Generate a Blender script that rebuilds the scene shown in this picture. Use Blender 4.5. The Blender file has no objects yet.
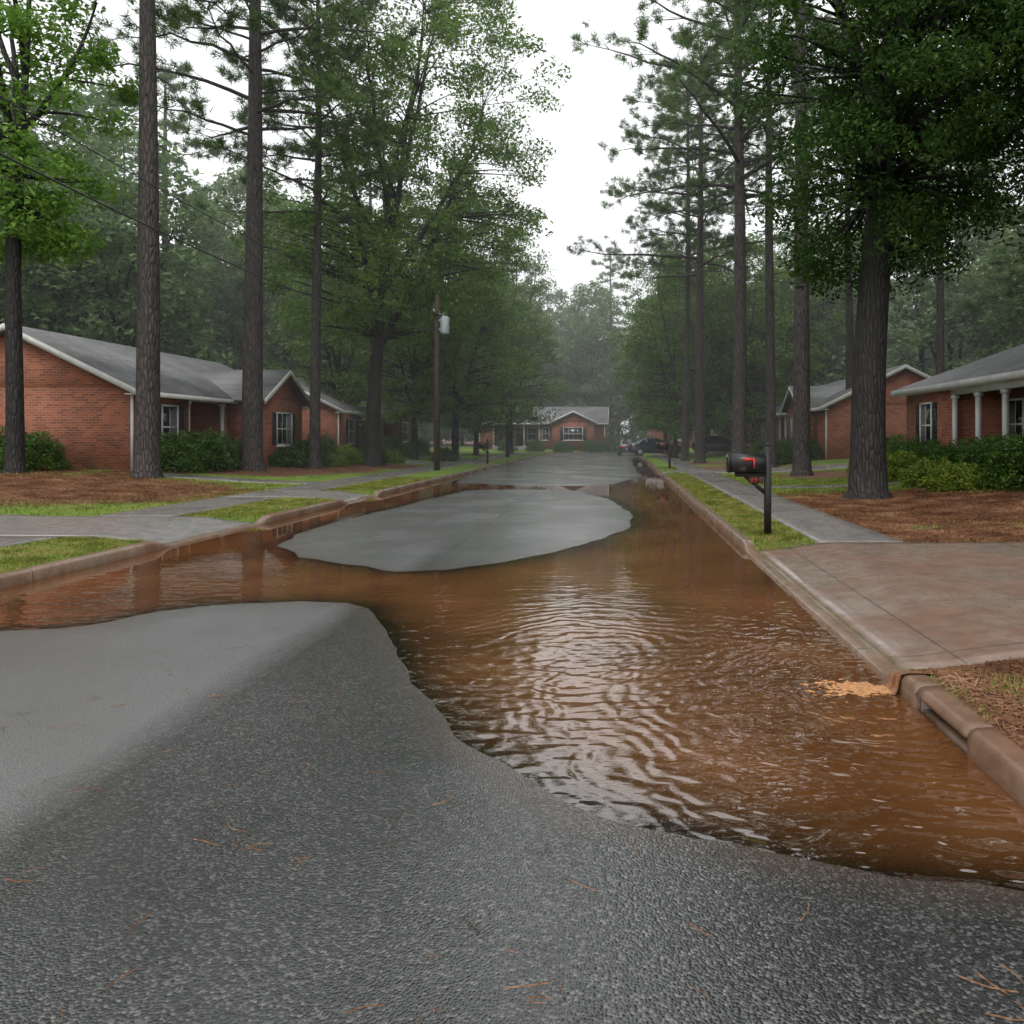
import bpy, math, random
import numpy as np
from mathutils import Vector, Matrix
rng = np.random.default_rng(7)
random.seed(7)
scene = bpy.context.scene
C = bpy.data.collections
root = scene.collection

# ------------------------------------------------------------ helpers
F_PX, VX, VY, EYE = 800.0, 618.0, 437.0, 1.65
def gp(px, py, z=0.0):
    Y = F_PX * (EYE - z) / (py - VY)
    return ((px - VX) / F_PX * Y, Y)
def ss(t):
    t = np.clip(t, 0, 1); return t * t * (3 - 2 * t)
_ph = rng.uniform(0, 6.28, (40,)); _dr = rng.uniform(0, 6.28, (40,))
def wob(x, y, f=1.0, n=6):
    r = 0
    for i in range(n):
        k = f * (1 + 0.55 * i)
        r = r + np.sin(k * (x * np.cos(_dr[i]) + y * np.sin(_dr[i])) + _ph[i]) / (1 + 0.4 * i)
    return r / 3.0

def new_mesh(name, V, groups, smooth=False, mats=()):
    """groups: list of (faces ndarray NxK, matindex)"""
    V = np.asarray(V, dtype=np.float32)
    me = bpy.data.meshes.new(name)
    me.vertices.add(len(V)); me.vertices.foreach_set('co', V.ravel())
    li, ls, mi, off = [], [], [], 0
    for F, m in groups:
        F = np.asarray(F, dtype=np.int32)
        if len(F) == 0: continue
        k = F.shape[1]
        li.append(F.ravel()); ls.append(off + np.arange(len(F)) * k); off += F.size
        mi.append(np.full(len(F), m, dtype=np.int32))
    li = np.concatenate(li); ls = np.concatenate(ls).astype(np.int32); mi = np.concatenate(mi)
    me.loops.add(len(li)); me.loops.foreach_set('vertex_index', li)
    me.polygons.add(len(ls)); me.polygons.foreach_set('loop_start', ls)
    me.polygons.foreach_set('material_index', mi)
    if smooth is True:
        me.polygons.foreach_set('use_smooth', np.ones(len(ls), dtype=bool))
    elif smooth is not False:
        me.polygons.foreach_set('use_smooth', np.isin(mi, list(smooth)))
    me.update(calc_edges=True); me.validate()
    for m in mats: me.materials.append(m)
    return me
def obj(name, me, coll=None, parent=None, loc=(0, 0, 0)):
    o = bpy.data.objects.new(name, me); (coll or root).objects.link(o)
    o.location = loc
    if parent: o.parent = parent
    return o
def empty(name, loc=(0, 0, 0), rz=0):
    e = bpy.data.objects.new(name, None); root.objects.link(e)
    e.location = loc; e.rotation_euler = (0, 0, rz); e.empty_display_size = .3
    return e

class MB:
    def __init__(s): s.V = []; s.F = {}
    def add(s, V, F, m=0):
        b = len(s.V); s.V.extend([tuple(v) for v in V])
        for f in F: s.F.setdefault((len(f), m), []).append([b + i for i in f])
    def box(s, x0, x1, y0, y1, z0, z1, m=0):
        V = [(x0,y0,z0),(x1,y0,z0),(x1,y1,z0),(x0,y1,z0),(x0,y0,z1),(x1,y0,z1),(x1,y1,z1),(x0,y1,z1)]
        s.add(V, [(0,3,2,1),(4,5,6,7),(0,1,5,4),(1,2,6,5),(2,3,7,6),(3,0,4,7)], m)
    def prism_y(s, poly, y0, y1, m=0):
        n = len(poly)
        V = [(p[0], y0, p[1]) for p in poly] + [(p[0], y1, p[1]) for p in poly]
        s.add(V, [tuple(range(n)), tuple(range(2*n-1, n-1, -1))] + [(i, i+n, (i+1)%n+n, (i+1)%n) for i in range(n)], m)
    def prism_x(s, poly, x0, x1, m=0):
        n = len(poly)
        V = [(x0, p[0], p[1]) for p in poly] + [(x1, p[0], p[1]) for p in poly]
        s.add(V, [tuple(range(n)), tuple(range(2*n-1, n-1, -1))] + [(i, i+n, (i+1)%n+n, (i+1)%n) for i in range(n)], m)
    def tube(s, pts, rad, n=8, m=0, cap=True):
        pts = [Vector(p) for p in pts]; b = []; V = []
        for i, p in enumerate(pts):
            d = (pts[min(i+1, len(pts)-1)] - pts[max(i-1, 0)]).normalized()
            a = d.cross(Vector((0, 0, 1)))
            if a.length < 0.2: a = d.cross(Vector((1, 0, 0)))
            a.normalize(); c = d.cross(a)
            for k in range(n):
                t = 2*math.pi*k/n
                V.append(tuple(p + (a*math.cos(t) + c*math.sin(t)) * rad[i]))
        F = []
        for i in range(len(pts)-1):
            for k in range(n):
                F.append((i*n+k, i*n+(k+1)%n, (i+1)*n+(k+1)%n, (i+1)*n+k))
        if cap: F += [tuple(range(n)), tuple(range(len(V)-n, len(V)))]
        s.add(V, F, m)
    def mesh(s, name, mats, smooth=False, bevel=0):
        me = new_mesh(name, s.V, [(F, k[1]) for k, F in s.F.items()], smooth, mats)
        import bmesh
        bm = bmesh.new(); bm.from_mesh(me); bmesh.ops.recalc_face_normals(bm, faces=bm.faces)
        if bevel: bmesh.ops.bevel(bm, geom=list(bm.edges), offset=bevel, segments=2, affect='EDGES', clamp_overlap=True)
        bm.to_mesh(me); bm.free()
        return me

# ------------------------------------------------------------ materials
class NT:
    def __init__(s, name):
        s.m = bpy.data.materials.new(name); s.m.use_nodes = True
        s.t = s.m.node_tree; s.t.nodes.clear()
        s.out = s.n('ShaderNodeOutputMaterial')
    def n(s, t, ins=None, **kw):
        nd = s.t.nodes.new(t)
        for k, v in kw.items(): setattr(nd, k, v)
        for k, v in (ins or {}).items():
            if isinstance(v, bpy.types.NodeSocket): s.t.links.new(v, nd.inputs[k])
            else: nd.inputs[k].default_value = v
        return nd
    def math(s, op, a, b=None, c=None, clamp=False):
        nd = s.n('ShaderNodeMath', operation=op, use_clamp=clamp)
        for i, v in enumerate((a, b, c)):
            if v is None: continue
            if isinstance(v, bpy.types.NodeSocket): s.t.links.new(v, nd.inputs[i])
            else: nd.inputs[i].default_value = v
        return nd.outputs[0]
    def noise(s, vec, scale, detail=4, rough=.55, dim='3D'):
        return s.n('ShaderNodeTexNoise', {'Vector': vec, 'Scale': scale, 'Detail': detail, 'Roughness': rough}).outputs['Fac']
    def ramp(s, fac, stops):
        r = s.n('ShaderNodeValToRGB', {'Fac': fac}); e = r.color_ramp.elements
        while len(e) < len(stops): e.new(0.5)
        for i, (p, c) in enumerate(stops):
            e[i].position = p
            e[i].color = tuple(c) + (1,) if hasattr(c, '__len__') else (c, c, c, 1)
        return r.outputs['Color']
    def mix(s, fac, a, b, mode='MIX'):
        nd = s.n('ShaderNodeMix', data_type='RGBA', blend_type=mode)
        for i, v in ((0, fac), (6, a), (7, b)):
            if isinstance(v, bpy.types.NodeSocket): s.t.links.new(v, nd.inputs[i])
            elif hasattr(v, '__len__'): nd.inputs[i].default_value = tuple(v) + (1,) if len(v) == 3 else v
            else: nd.inputs[i].default_value = v
        return nd.outputs[2]
    def bump(s, h, strength=.5, dist=.02):
        return s.n('ShaderNodeBump', {'Height': h, 'Strength': strength, 'Distance': dist}).outputs[0]
    def pos(s): return s.n('ShaderNodeNewGeometry').outputs['Position']
    def objc(s): return s.n('ShaderNodeTexCoord').outputs['Object']
    def scale(s, v, sc): return s.n('ShaderNodeMapping', {'Vector': v, 'Scale': sc}).outputs[0]
    def princ(s, col, rough, normal=None, **kw):
        ins = {'Base Color': col if isinstance(col, bpy.types.NodeSocket) else tuple(col)+(1,), 'Roughness': rough}
        if normal is not None: ins['Normal'] = normal
        ins.update(kw)
        return s.n('ShaderNodeBsdfPrincipled', ins).outputs[0]
    def done(s, sh): s.t.links.new(sh, s.out.inputs['Surface']); return s.m
def simple(name, col, rough=.5, var=.25, sc=8, **kw):
    t = NT(name); v = t.noise(t.objc(), sc, 5)
    c = t.mix(1.0, col, t.ramp(v, [(.3, 1-var), (.7, 1+var*.3)]), 'MULTIPLY')
    return t.done(t.princ(c, rough, t.bump(v, .15, .01), **kw))

def leaf_mat(name, dark, light, sc=.5, gloss=.025, trans=.38):
    t = NT(name); o = t.objc()
    f = t.noise(o, sc*3, 2, .8)
    rnd = t.n('ShaderNodeObjectInfo').outputs['Random']
    c = t.ramp(f, [(.36, dark), (.66, light)])
    c = t.mix(1.0, c, t.ramp(rnd, [(0, (.80, .88, .80)), (.5, (1.05, 1.0, .9)), (1, (1.12, 1.12, 1.15))]), 'MULTIPLY')
    d = t.n('ShaderNodeBsdfDiffuse', {'Color': c}).outputs[0]
    tr = t.n('ShaderNodeBsdfTranslucent', {'Color': c}).outputs[0]
    m = t.n('ShaderNodeMixShader', {0: trans, 1: d, 2: tr}).outputs[0]
    if gloss:
        gl = t.n('ShaderNodeBsdfGlossy', {'Color': (.9, .95, 1, 1), 'Roughness': .4}).outputs[0]
        m = t.n('ShaderNodeMixShader', {0: gloss, 1: m, 2: gl}).outputs[0]
    return t.done(m)
def bark_mat(name, dark, light):
    t = NT(name); o = t.objc()
    s1 = t.scale(o, (1, 1, .22))
    v = t.n('ShaderNodeTexVoronoi', {'Vector': s1, 'Scale': 11.0}, feature='DISTANCE_TO_EDGE').outputs[0]
    nz = t.noise(t.scale(o, (1, 1, .2)), 14, 4, .65)
    f = t.math('ADD', t.math('MULTIPLY', t.math('MINIMUM', v, .25), 2.0), t.math('MULTIPLY', nz, .6))
    c = t.ramp(f, [(.25, dark), (.75, light)])
    big = t.noise(o, .6, 3)
    c = t.mix(t.ramp(big, [(.45, 0), (.7, .5)]), c, (.02, .02, .02))
    return t.done(t.princ(c, .65, t.bump(f, .9, .05)))
M = {}
M['bark_pine'] = bark_mat('bark_pine', (.010, .008, .008), (.072, .056, .050))
M['bark_oak'] = bark_mat('bark_oak', (.006, .005, .005), (.025, .021, .018))
M['leaf'] = leaf_mat('leaf', (.055, .12, .018), (.19, .32, .055))
M['leaf_bright'] = leaf_mat('leaf_bright', (.08, .17, .022), (.22, .38, .065))
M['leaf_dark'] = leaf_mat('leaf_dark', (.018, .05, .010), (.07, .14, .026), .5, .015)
M['leaf_far'] = leaf_mat('leaf_far', (.11, .185, .085), (.27, .38, .18), .35, 0)  # distance haze put into the paler, greyer leaf colour
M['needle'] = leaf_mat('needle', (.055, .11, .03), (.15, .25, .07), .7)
M['needle_far'] = leaf_mat('needle_far', (.10, .16, .08), (.20, .30, .14), .7, 0)  # needles paled for distance too, haze painted into their colour
M['shrub'] = leaf_mat('shrub_leaf', (.03, .08, .014), (.11, .22, .035), 1.2)
M['shrub_y'] = leaf_mat('shrub_leaf_yellow', (.10, .17, .02), (.28, .35, .05), 1.5)

# asphalt
def asphalt():
    t = NT('wet_asphalt'); p = t.pos()
    sep = t.n('ShaderNodeSeparateXYZ', {0: p}); x, y = sep.outputs[0], sep.outputs[1]
    v = t.n('ShaderNodeTexVoronoi', {'Vector': p, 'Scale': 92.0})
    big = t.noise(p, .5, 4, .6); mid = t.noise(t.scale(p, (1, .35, 1)), 2.2, 4, .6)
    rc = t.n('ShaderNodeSeparateColor', {0: v.outputs['Color']}).outputs[0]
    c = t.ramp(rc, [(0, (.006, .0065, .007)), (.7, (.028, .029, .030)), (1, (.12, .12, .115))])
    c = t.mix(1.0, c, t.ramp(big, [(.3, .55), (.7, 1.3)]), 'MULTIPLY')
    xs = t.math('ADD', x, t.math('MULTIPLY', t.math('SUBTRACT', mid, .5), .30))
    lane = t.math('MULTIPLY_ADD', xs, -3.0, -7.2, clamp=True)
    # sky sheen on wet road further up the street, painted as paler colour
    sheen = t.math('MULTIPLY', t.math('MULTIPLY_ADD', y, .22, -1.9, clamp=True), t.ramp(mid, [(.3, .65), (.65, 1)]))
    lane = t.math('MAXIMUM', lane, sheen)
    c = t.mix(t.math('MULTIPLY', lane, .65), c, (.19, .192, .195))  # left lane and far road lightened: sky sheen put into the base colour
    seam = t.math('SUBTRACT', 1.0, t.math('MULTIPLY', t.math('ABSOLUTE', t.math('ADD', xs, 2.40)), 22.0), clamp=True)
    c = t.mix(t.math('MULTIPLY', seam, .35), c, (.012, .012, .012))
    z = sep.outputs[2]
    silt = t.math('SUBTRACT', 1.0, t.math('MULTIPLY', t.math('ABSOLUTE', z), 130.0), clamp=True)
    c = t.mix(t.math('MULTIPLY', silt, t.math('MULTIPLY', mid, .55)), c, (.11, .05, .022))
    wet = t.math('SUBTRACT', 1.0, t.math('MULTIPLY', z, 60.0), clamp=True)
    r = t.math('SUBTRACT', t.ramp(mid, [(.32, .35), (.68, .5)]), t.math('MULTIPLY', wet, .06))
    cr = t.math('SUBTRACT', t.ramp(big, [(.40, .06), (.6, .19)]), t.math('MULTIPLY', wet, .04))
    cr = t.math('ADD', cr, t.math('MULTIPLY', lane, .06))
    hh = t.math('ADD', t.math('MULTIPLY', v.outputs['Distance'], -1.0), t.math('MULTIPLY', rc, .35))
    b = t.bump(hh, .7, .006)
    b2 = t.bump(hh, .42, .004)
    return t.done(t.princ(c, r, b, **{'Specular IOR Level': .35, 'Coat Weight': 1.0, 'Coat Roughness': cr, 'Coat IOR': 1.65, 'Coat Normal': b2}))
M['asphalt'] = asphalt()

def water():
    t = NT('muddy_water'); p = t.pos()
    sep = t.n('ShaderNodeSeparateXYZ', {0: p}); x, y = sep.outputs[0], sep.outputs[1]
    wn = t.math('MULTIPLY', t.math('SUBTRACT', t.noise(p, 1.1, 3), .5), .8)
    def ring(cx, cy, k, a, amp, ph=0):
        dx = t.math('SUBTRACT', x, cx); dy = t.math('SUBTRACT', y, cy)
        r = t.math('SQRT', t.math('ADD', t.math('MULTIPLY', dx, dx), t.math('MULTIPLY', dy, dy)))
        r0 = r; r = t.math('ADD', r, wn)
        s_ = t.math('SINE', t.math('MULTIPLY_ADD', r, k, ph))
        e = t.math('MULTIPLY', t.math('EXPONENT', t.math('MULTIPLY', r0, -1.0/a)), t.math('MULTIPLY', r0, 1.6, clamp=True))
        return t.math('MULTIPLY', t.math('MULTIPLY', s_, e), amp)
    h = ring(-.2, 6.2, 38, 1.8, 1.25)
    h = t.math('ADD', h, ring(1.75, 5.2, 50, 1.5, 1.3, 1.0))
    vd = t.n('ShaderNodeTexVoronoi', {'Vector': p, 'Scale': 1.9}).outputs['Distance']
    rr = t.math('MULTIPLY', t.math('SINE', t.math('MULTIPLY', vd, 52.0)), t.math('SUBTRACT', 1.0, t.math('MULTIPLY', vd, 4.2), clamp=True))
    h = t.math('ADD', h, t.math('MULTIPLY', rr, .25))
    n1 = t.noise(t.scale(p, (1.0, 1.9, 1)), 3.4, 2, .45)
    near = t.math('SUBTRACT', 1.0, t.math('MULTIPLY', y, .08), clamp=True)
    near = t.math('MULTIPLY', near, near)
    h = t.math('ADD', t.math('MULTIPLY', h, near), t.math('MULTIPLY', n1, t.math('ADD', t.math('MULTIPLY', near, 7.0), .05)))
    nrm = t.bump(h, 1.0, .0085)
    d = t.n('ShaderNodeAttribute', attribute_name='depth').outputs['Fac']
    mud = t.noise(p, .7, 3, .55)
    c = t.mix(t.ramp(mud, [(.35, 0), (.65, 1)]), (.085, .032, .0105), (.15, .060, .021))
    dif = t.n('ShaderNodeBsdfDiffuse', {'Color': c}).outputs[0]
    tr = t.n('ShaderNodeBsdfTransparent', {'Color': (.90, .82, .74, 1)}).outputs[0]
    body = t.n('ShaderNodeMixShader', {0: d, 1: tr, 2: dif}).outputs[0]
    gl = t.n('ShaderNodeBsdfGlossy', {'Color': (1, .97, .94, 1), 'Roughness': .0, 'Normal': nrm}).outputs[0]
    fr = t.n('ShaderNodeFresnel', {'IOR': 2.5, 'Normal': nrm}).outputs[0]
    return t.done(t.n('ShaderNodeMixShader', {0: fr, 1: body, 2: gl}).outputs[0])
M['water'] = water()

def concrete(name, base, stain, joint_x=0, joint_y=1.5, x0=0.0):
    t = NT(name); p = t.pos()
    sep = t.n('ShaderNodeSeparateXYZ', {0: p}); x, y = sep.outputs[0], sep.outputs[1]
    big = t.noise(p, .8, 4, .6); fine = t.noise(p, 60, 2, .7); mid = t.noise(p, 5, 4, .65)
    c = t.mix(t.ramp(big, [(.38, 0), (.62, 1)]), base, stain)
    c = t.mix(1.0, c, t.ramp(mid, [(.3, .7), (.7, 1.12)]), 'MULTIPLY')
    c = t.mix(1.0, c, t.ramp(fine, [(.3, .8), (.7, 1.12)]), 'MULTIPLY')
    def line(co, per):
        m = t.math('ABSOLUTE', t.math('SUBTRACT', t.math('FRACT', t.math('DIVIDE', co, per)), .5))
        return t.math('SUBTRACT', 1.0, t.math('MULTIPLY', t.math('SUBTRACT', .5, m), per/.014), clamp=True)
    j = line(y, joint_y) if joint_y else None
    if joint_x:
        jx = line(t.math('ADD', x, x0), joint_x); j = jx if j is None else t.math('MAXIMUM', j, jx)
    if j is not None: c = t.mix(t.math('MULTIPLY', j, .75), c, (.04, .03, .025))
    r = t.ramp(big, [(.35, .10), (.65, .42)])
    hh = t.math('ADD', t.math('MULTIPLY', mid, .4), t.math('MULTIPLY', fine, .3))
    if j is not None: hh = t.math('SUBTRACT', hh, j)
    return t.done(t.princ(c, r, t.bump(hh, .3, .005)))
M['sidewalk'] = concrete('wet_concrete', (.26, .245, .235), (.17, .15, .135))
M['driveway'] = concrete('driveway_concrete', (.26, .20, .165), (.19, .11, .075), 3.0, 2.9, .6)
M['drive_l'] = concrete('driveway_concrete_pale', (.31, .30, .29), (.20, .18, .165), 3.0, 3.0, .6)
M['curb'] = concrete('curb_concrete', (.27, .20, .15), (.19, .105, .065), 0, 3.05)

def ground_mat():
    t = NT('lawn_and_mulch'); p = t.pos()
    mk = t.n('ShaderNodeAttribute', attribute_name='mulch').outputs['Fac']
    n = t.noise(p, 1.3, 4, .65); f = t.noise(p, 26, 3, .7)
    grass = t.ramp(t.math('ADD', t.math('MULTIPLY', n, .6), t.math('MULTIPLY', f, .4)),
                   [(.32, (.06, .10, .014)), (.5, (.13, .21, .028)), (.68, (.23, .26, .06))])
    mul = t.ramp(f, [(.32, (.045, .022, .014)), (.5, (.16, .078, .045)), (.68, (.32, .17, .10))])
    m = t.ramp(t.math('ADD', mk, t.math('MULTIPLY', t.math('SUBTRACT', n, .5), .9)), [(.42, 0), (.58, 1)])
    c = t.mix(m, grass, mul)
    return t.done(t.princ(c, .85, t.bump(f, .8, .05), **{'Specular IOR Level': .25}))
M['ground'] = ground_mat()
def blade_mat(name, stops, sc=1.6):
    t = NT(name); p = t.pos()
    f = t.math('ADD', t.math('MULTIPLY', t.noise(p, sc, 2), .6), t.math('MULTIPLY', t.noise(p, 40, 1), .4))
    c = t.ramp(f, stops)
    pr = t.n('ShaderNodeBsdfDiffuse', {'Color': c}).outputs[0]; tr = t.n('ShaderNodeBsdfTranslucent', {'Color': c}).outputs[0]
    return t.done(t.n('ShaderNodeMixShader', {0: .25, 1: pr, 2: tr}).outputs[0])
M['blade'] = blade_mat('grass_blade', [(.40, (.085, .125, .018)), (.5, (.17, .23, .035)), (.60, (.34, .31, .12))], 2.2)
M['straw'] = blade_mat('pine_straw', [(.36, (.08, .037, .022)), (.52, (.23, .11, .06)), (.66, (.42, .25, .15))])

def brick():
    t = NT('red_brick'); o = t.objc(); s_ = t.n('ShaderNodeSeparateXYZ', {0: o})
    v = t.n('ShaderNodeCombineXYZ', {0: t.math('ADD', s_.outputs[0], s_.outputs[1]), 1: s_.outputs[2]}).outputs[0]
    b = t.n('ShaderNodeTexBrick', {'Vector': v, 'Color1': (.36, .095, .04, 1), 'Color2': (.16, .04, .024, 1), 'Mortar': (.25, .17, .12, 1),
        'Scale': 1.0, 'Mortar Size': .010, 'Brick Width': .24, 'Row Height': .085, 'Bias': -.1})
    n = t.noise(o, .9, 4); c = t.mix(1.0, b.outputs[0], t.ramp(n, [(.3, .7), (.7, 1.15)]), 'MULTIPLY')
    return t.done(t.princ(c, .8))
M['brick'] = brick()
def shingle(name, base):
    t = NT(name); o = t.objc(); s_ = t.n('ShaderNodeSeparateXYZ', {0: o})
    v = t.n('ShaderNodeCombineXYZ', {0: s_.outputs[1], 1: t.math('MULTIPLY', s_.outputs[2], 2.2)}).outputs[0]
    b = t.n('ShaderNodeTexBrick', {'Vector': v, 'Color1': tuple(c*1.15 for c in base)+(1,), 'Color2': tuple(c*.8 for c in base)+(1,),
        'Mortar': tuple(c*.4 for c in base)+(1,), 'Scale': 1.0, 'Mortar Size': .008, 'Brick Width': .33, 'Row Height': .16})
    n = t.noise(o, .7, 5)
    c = t.mix(1.0, b.outputs[0], t.ramp(n, [(.3, .65), (.7, 1.2)]), 'MULTIPLY')
    return t.done(t.princ(c, .5))
M['roof'] = shingle('roof_shingles', (.18, .18, .185))
M['white'] = simple('white_trim_paint', (.66, .66, .64), .5, .2, 3)
M['glass'] = simple('window_glass', (.02, .024, .028), .08, .4, 1.5, **{'Specular IOR Level': .8})
M['shutter'] = simple('shutter_paint', (.02, .022, .024), .5)
M['black'] = simple('black_metal', (.012, .012, .013), .35, .3, 20)
M['red'] = simple('red_plastic', (.55, .03, .02), .4)
M['wood'] = simple('creosote_wood', (.06, .038, .026), .8, .5, 6)
M['postwood'] = simple('dark_post_wood', (.012, .011, .011), .6, .5, 9)
M['galv'] = simple('galvanised_steel', (.42, .46, .48), .4)
M['door'] = simple('door_paint', (.09, .03, .02), .4)
M['tyre'] = simple('tyre_rubber', (.015, .015, .015), .8)
M['light_red'] = simple('tail_light', (.5, .01, .01), .2)
M['cavity'] = simple('drain_cavity', (.006, .005, .004), .9)
def foam_mat():
    t = NT('clay_foam'); n = t.noise(t.pos(), 60, 4, .7)
    c = t.ramp(n, [(.35, (.30, .11, .035)), (.62, (.60, .33, .15))])
    return t.done(t.princ(c, .25, t.bump(n, .8, .01)))
M['foam'] = foam_mat()

# ------------------------------------------------------------ street geometry
XL, XR, CW = -6.68, 1.80, .16
DRV_L = [(12.0, 15.0), (19.8, 22.2), (44, 47)]
DRV_R = [(5.5, 11.3), (33.5, 36.8), (62, 65.5)]
def hc(y, side):
    y = np.asarray(y, float); h = np.full(y.shape, .14)
    for a, b in (DRV_L if side < 0 else DRV_R):
        k = ss((y - (a - .45)) / .5) * (1 - ss((y - (b - .05)) / .5))
        h = h + (.035 - h) * k
    return h
def g(x, y):
    x = np.asarray(x, float); y = np.asarray(y, float)
    side = np.where(x < (XL + XR) / 2, -1, 1)
    d = np.where(side < 0, (XL - CW) - x, x - (XR + CW))
    h0 = np.where(side < 0, hc(y, -1), hc(y, 1))
    z = h0 + (.145 - h0) * ss(d / 1.1) + .42 * ss((d - 3.0) / 9.0) + .02 * wob(x, y, .35) * ss((d - 3) / 3)
    z = z + 1.2 * ss((d - 25) / 60)
    inside = d < .001
    z = np.where(inside, -.3, z)
    k = ss((y - 75.0) / 1.5) * (1 - ss((y - 85.0) / 1.5))
    z = z * (1 - k) + (-.06) * k
    z = np.where(y > 86, .5 * ss((y - 85.5) / 5), z)
    return z
def gz(x, y): return float(g(np.array([x]), np.array([y]))[0])
def T(px, Y): return ((px - VX) / F_PX * Y, Y)
mulch = [(-14.6, 20.6, 4.6, 4.2), (-14.6, 31, 3.0, 3.0), (-13, 34.5, 2.5, 3), (-12.2, 40, 2.6, 3), (-20, 25, 3, 2),
         (6.5, 17.2, 3.4, 4.8), (10, 15.5, 4.5, 4.0), (7.6, 30, 1.8, 2.6), (6.9, 36, 1.8, 3), (5.4, 38, 1.6, 3), (4.9, 46, 1.5, 3), (13, 13, 4, 2.4),
         (5.6, 12.2, 2.2, 1.0), (4.2, 13.6, .8, 1.6), (10.2, 25, .9, 6.5), (-15.8, 30, 1.1, 8),
         (2.9, 5.2, .8, .5), (2.15, 3.6, .22, 2.0), (4.6, 3.4, 1.2, 1.4), (9, 4, 2, 1.5)]
def mulchv(x, y):
    m = np.zeros(np.shape(x))
    for cx, cy, rx, ry in mulch:
        r = np.sqrt(((x-cx)/rx)**2 + ((y-cy)/ry)**2)
        m = np.maximum(m, np.clip(1.5 - r, 0, 1))
    m = np.maximum(m, ss((-x - 27) / 4)); m = np.maximum(m, ss((x - 21) / 4)); m = np.maximum(m, ss((y - 100)/6))
    return m
def grid(name, xs, ys, zf, mats, skirt=0.0, smooth=True):
    X, Y = np.meshgrid(xs, ys); Z = zf(X, Y)
    V = np.stack([X, Y, Z], -1).reshape(-1, 3); nx, ny = len(xs), len(ys)
    i = np.arange((ny-1)*(nx-1)); r, c = i // (nx-1), i % (nx-1); a = r*nx + c
    Fq = np.stack([a, a+1, a+nx+1, a+nx], 1)
    if skirt:
        per = list(range(nx)) + [nx*k+nx-1 for k in range(1, ny)] + [nx*(ny-1)+k for k in range(nx-2, -1, -1)] + [nx*k for k in range(ny-2, 0, -1)]
        b = len(V); low = V[per].copy(); low[:, 2] -= skirt; V = np.concatenate([V, low])
        n = len(per); q = [[per[k], b+k, b+(k+1) % n, per[(k+1) % n]] for k in range(n)]
        Fq = np.concatenate([Fq, np.array(q)])
    return new_mesh(name, V, [(Fq, 0)], smooth, mats)

xsL = np.concatenate([[-2500, -900, -350, -160, -100, -70, -50, -40], np.arange(-32, -6.9, .2), [XL-CW-.003, XL-CW+.003]])
xsR = np.concatenate([[XR+CW-.003, XR+CW+.003], np.arange(2.1, 28, .2), [34, 44, 60, 90, 150, 350, 900, 2500]])
ysG = np.concatenate([[-40, -10, -3], np.arange(0, 45, .2), np.arange(45, 100, .5), [103, 110, 120, 140, 180, 260, 500, 1200, 3000]])
me = grid('ground', np.concatenate([xsL, [-4, 0], xsR]), ysG, g, [M['ground']])
co = np.empty(len(me.vertices)*3, np.float32); me.vertices.foreach_get('co', co); co = co.reshape(-1, 3)
at = me.attributes.new('mulch', 'FLOAT', 'POINT'); at.data.foreach_set('value', mulchv(co[:, 0], co[:, 1]).astype(np.float32))
obj('ground', me)

# water outline on the road
W = [(-7.2, 3.6), (-6.3, 5.2)] + [gp(*p) for p in [(0,631),(60,628),(110,622),(160,612),(200,607),(250,604),(300,602),(345,603),(372,609),(385,624),(391,640),(398,658),(412,684),(430,708),(462,738),(505,766),(550,788),(600,808),(650,824),(700,838),(760,853),(830,868),(900,879),(960,887),(1040,893)]] + [(2.4, 2.5), (2.4, 62), (1.2, 60), (.6, 50), (-.5, 46), (-3, 47), (-5.2, 46), (-6.2, 52), (-7.2, 52)]
I1 = [gp(*p) for p in [(278,545),(300,556),(340,564),(400,571),(450,570),(500,563),(550,553),(600,540),(628,527),(634,517),(622,507),(606,498),(575,491),(520,489),(470,490),(430,499),(390,509),(340,521),(300,533)]]
I2 = [gp(*p) for p in [(455,483),(500,485),(560,486),(610,485),(640,477),(634,466)]] + [(.9, 64), (-5.6, 64), gp(500, 466), gp(470, 474)]
def sdf(P, X, Y):
    P = np.array(P); n = len(P); d2 = np.full(X.shape, 1e9); ins = np.zeros(X.shape, bool)
    for i in range(n):
        a, b = P[i], P[(i+1) % n]; e = b - a
        wx, wy = X - a[0], Y - a[1]; t = np.clip((wx*e[0] + wy*e[1]) / (e @ e), 0, 1)
        d2 = np.minimum(d2, (wx - t*e[0])**2 + (wy - t*e[1])**2)
        c = ((a[1] > Y) != (b[1] > Y)) & (X < (b[0]-a[0]) * (Y-a[1]) / (b[1]-a[1] + 1e-12) + a[0])
        ins ^= c
    d = np.sqrt(d2); return np.where(ins, -d, d)
def sdw(X, Y):
    wx = X + .045*wob(X, Y, 2.2) ; wy = Y + .045*wob(Y, X, 2.4) * (1 + Y*.08)
    return np.maximum(np.maximum(sdf(W, wx, wy), -sdf(I1, wx, wy)), -sdf(I2, wx, wy))
xr = np.arange(XL, XR + .001, .05); xr = np.concatenate([xr[:-1], [XR + .01]]); xr[0] = XL - .01
yr = np.concatenate([np.arange(-2, 14, .05), np.arange(14, 40, .12), np.arange(40, 85.5, .5)])
XX, YY = np.meshgrid(xr, yr); SD = sdw(XX, YY)
def road_z(X, Y):
    s_ = SD if X.shape == SD.shape else sdw(X, Y)
    z = .030*np.tanh(s_ * .030/.030) + .0006*wob(X, Y, 7, 6) + .0018*wob(X, Y, 2.0, 6)
    return z
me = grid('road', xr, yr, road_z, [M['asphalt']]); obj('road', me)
V = np.stack([XX, YY, np.zeros_like(XX)], -1).reshape(-1, 3); nx, ny = len(xr), len(yr)
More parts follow.
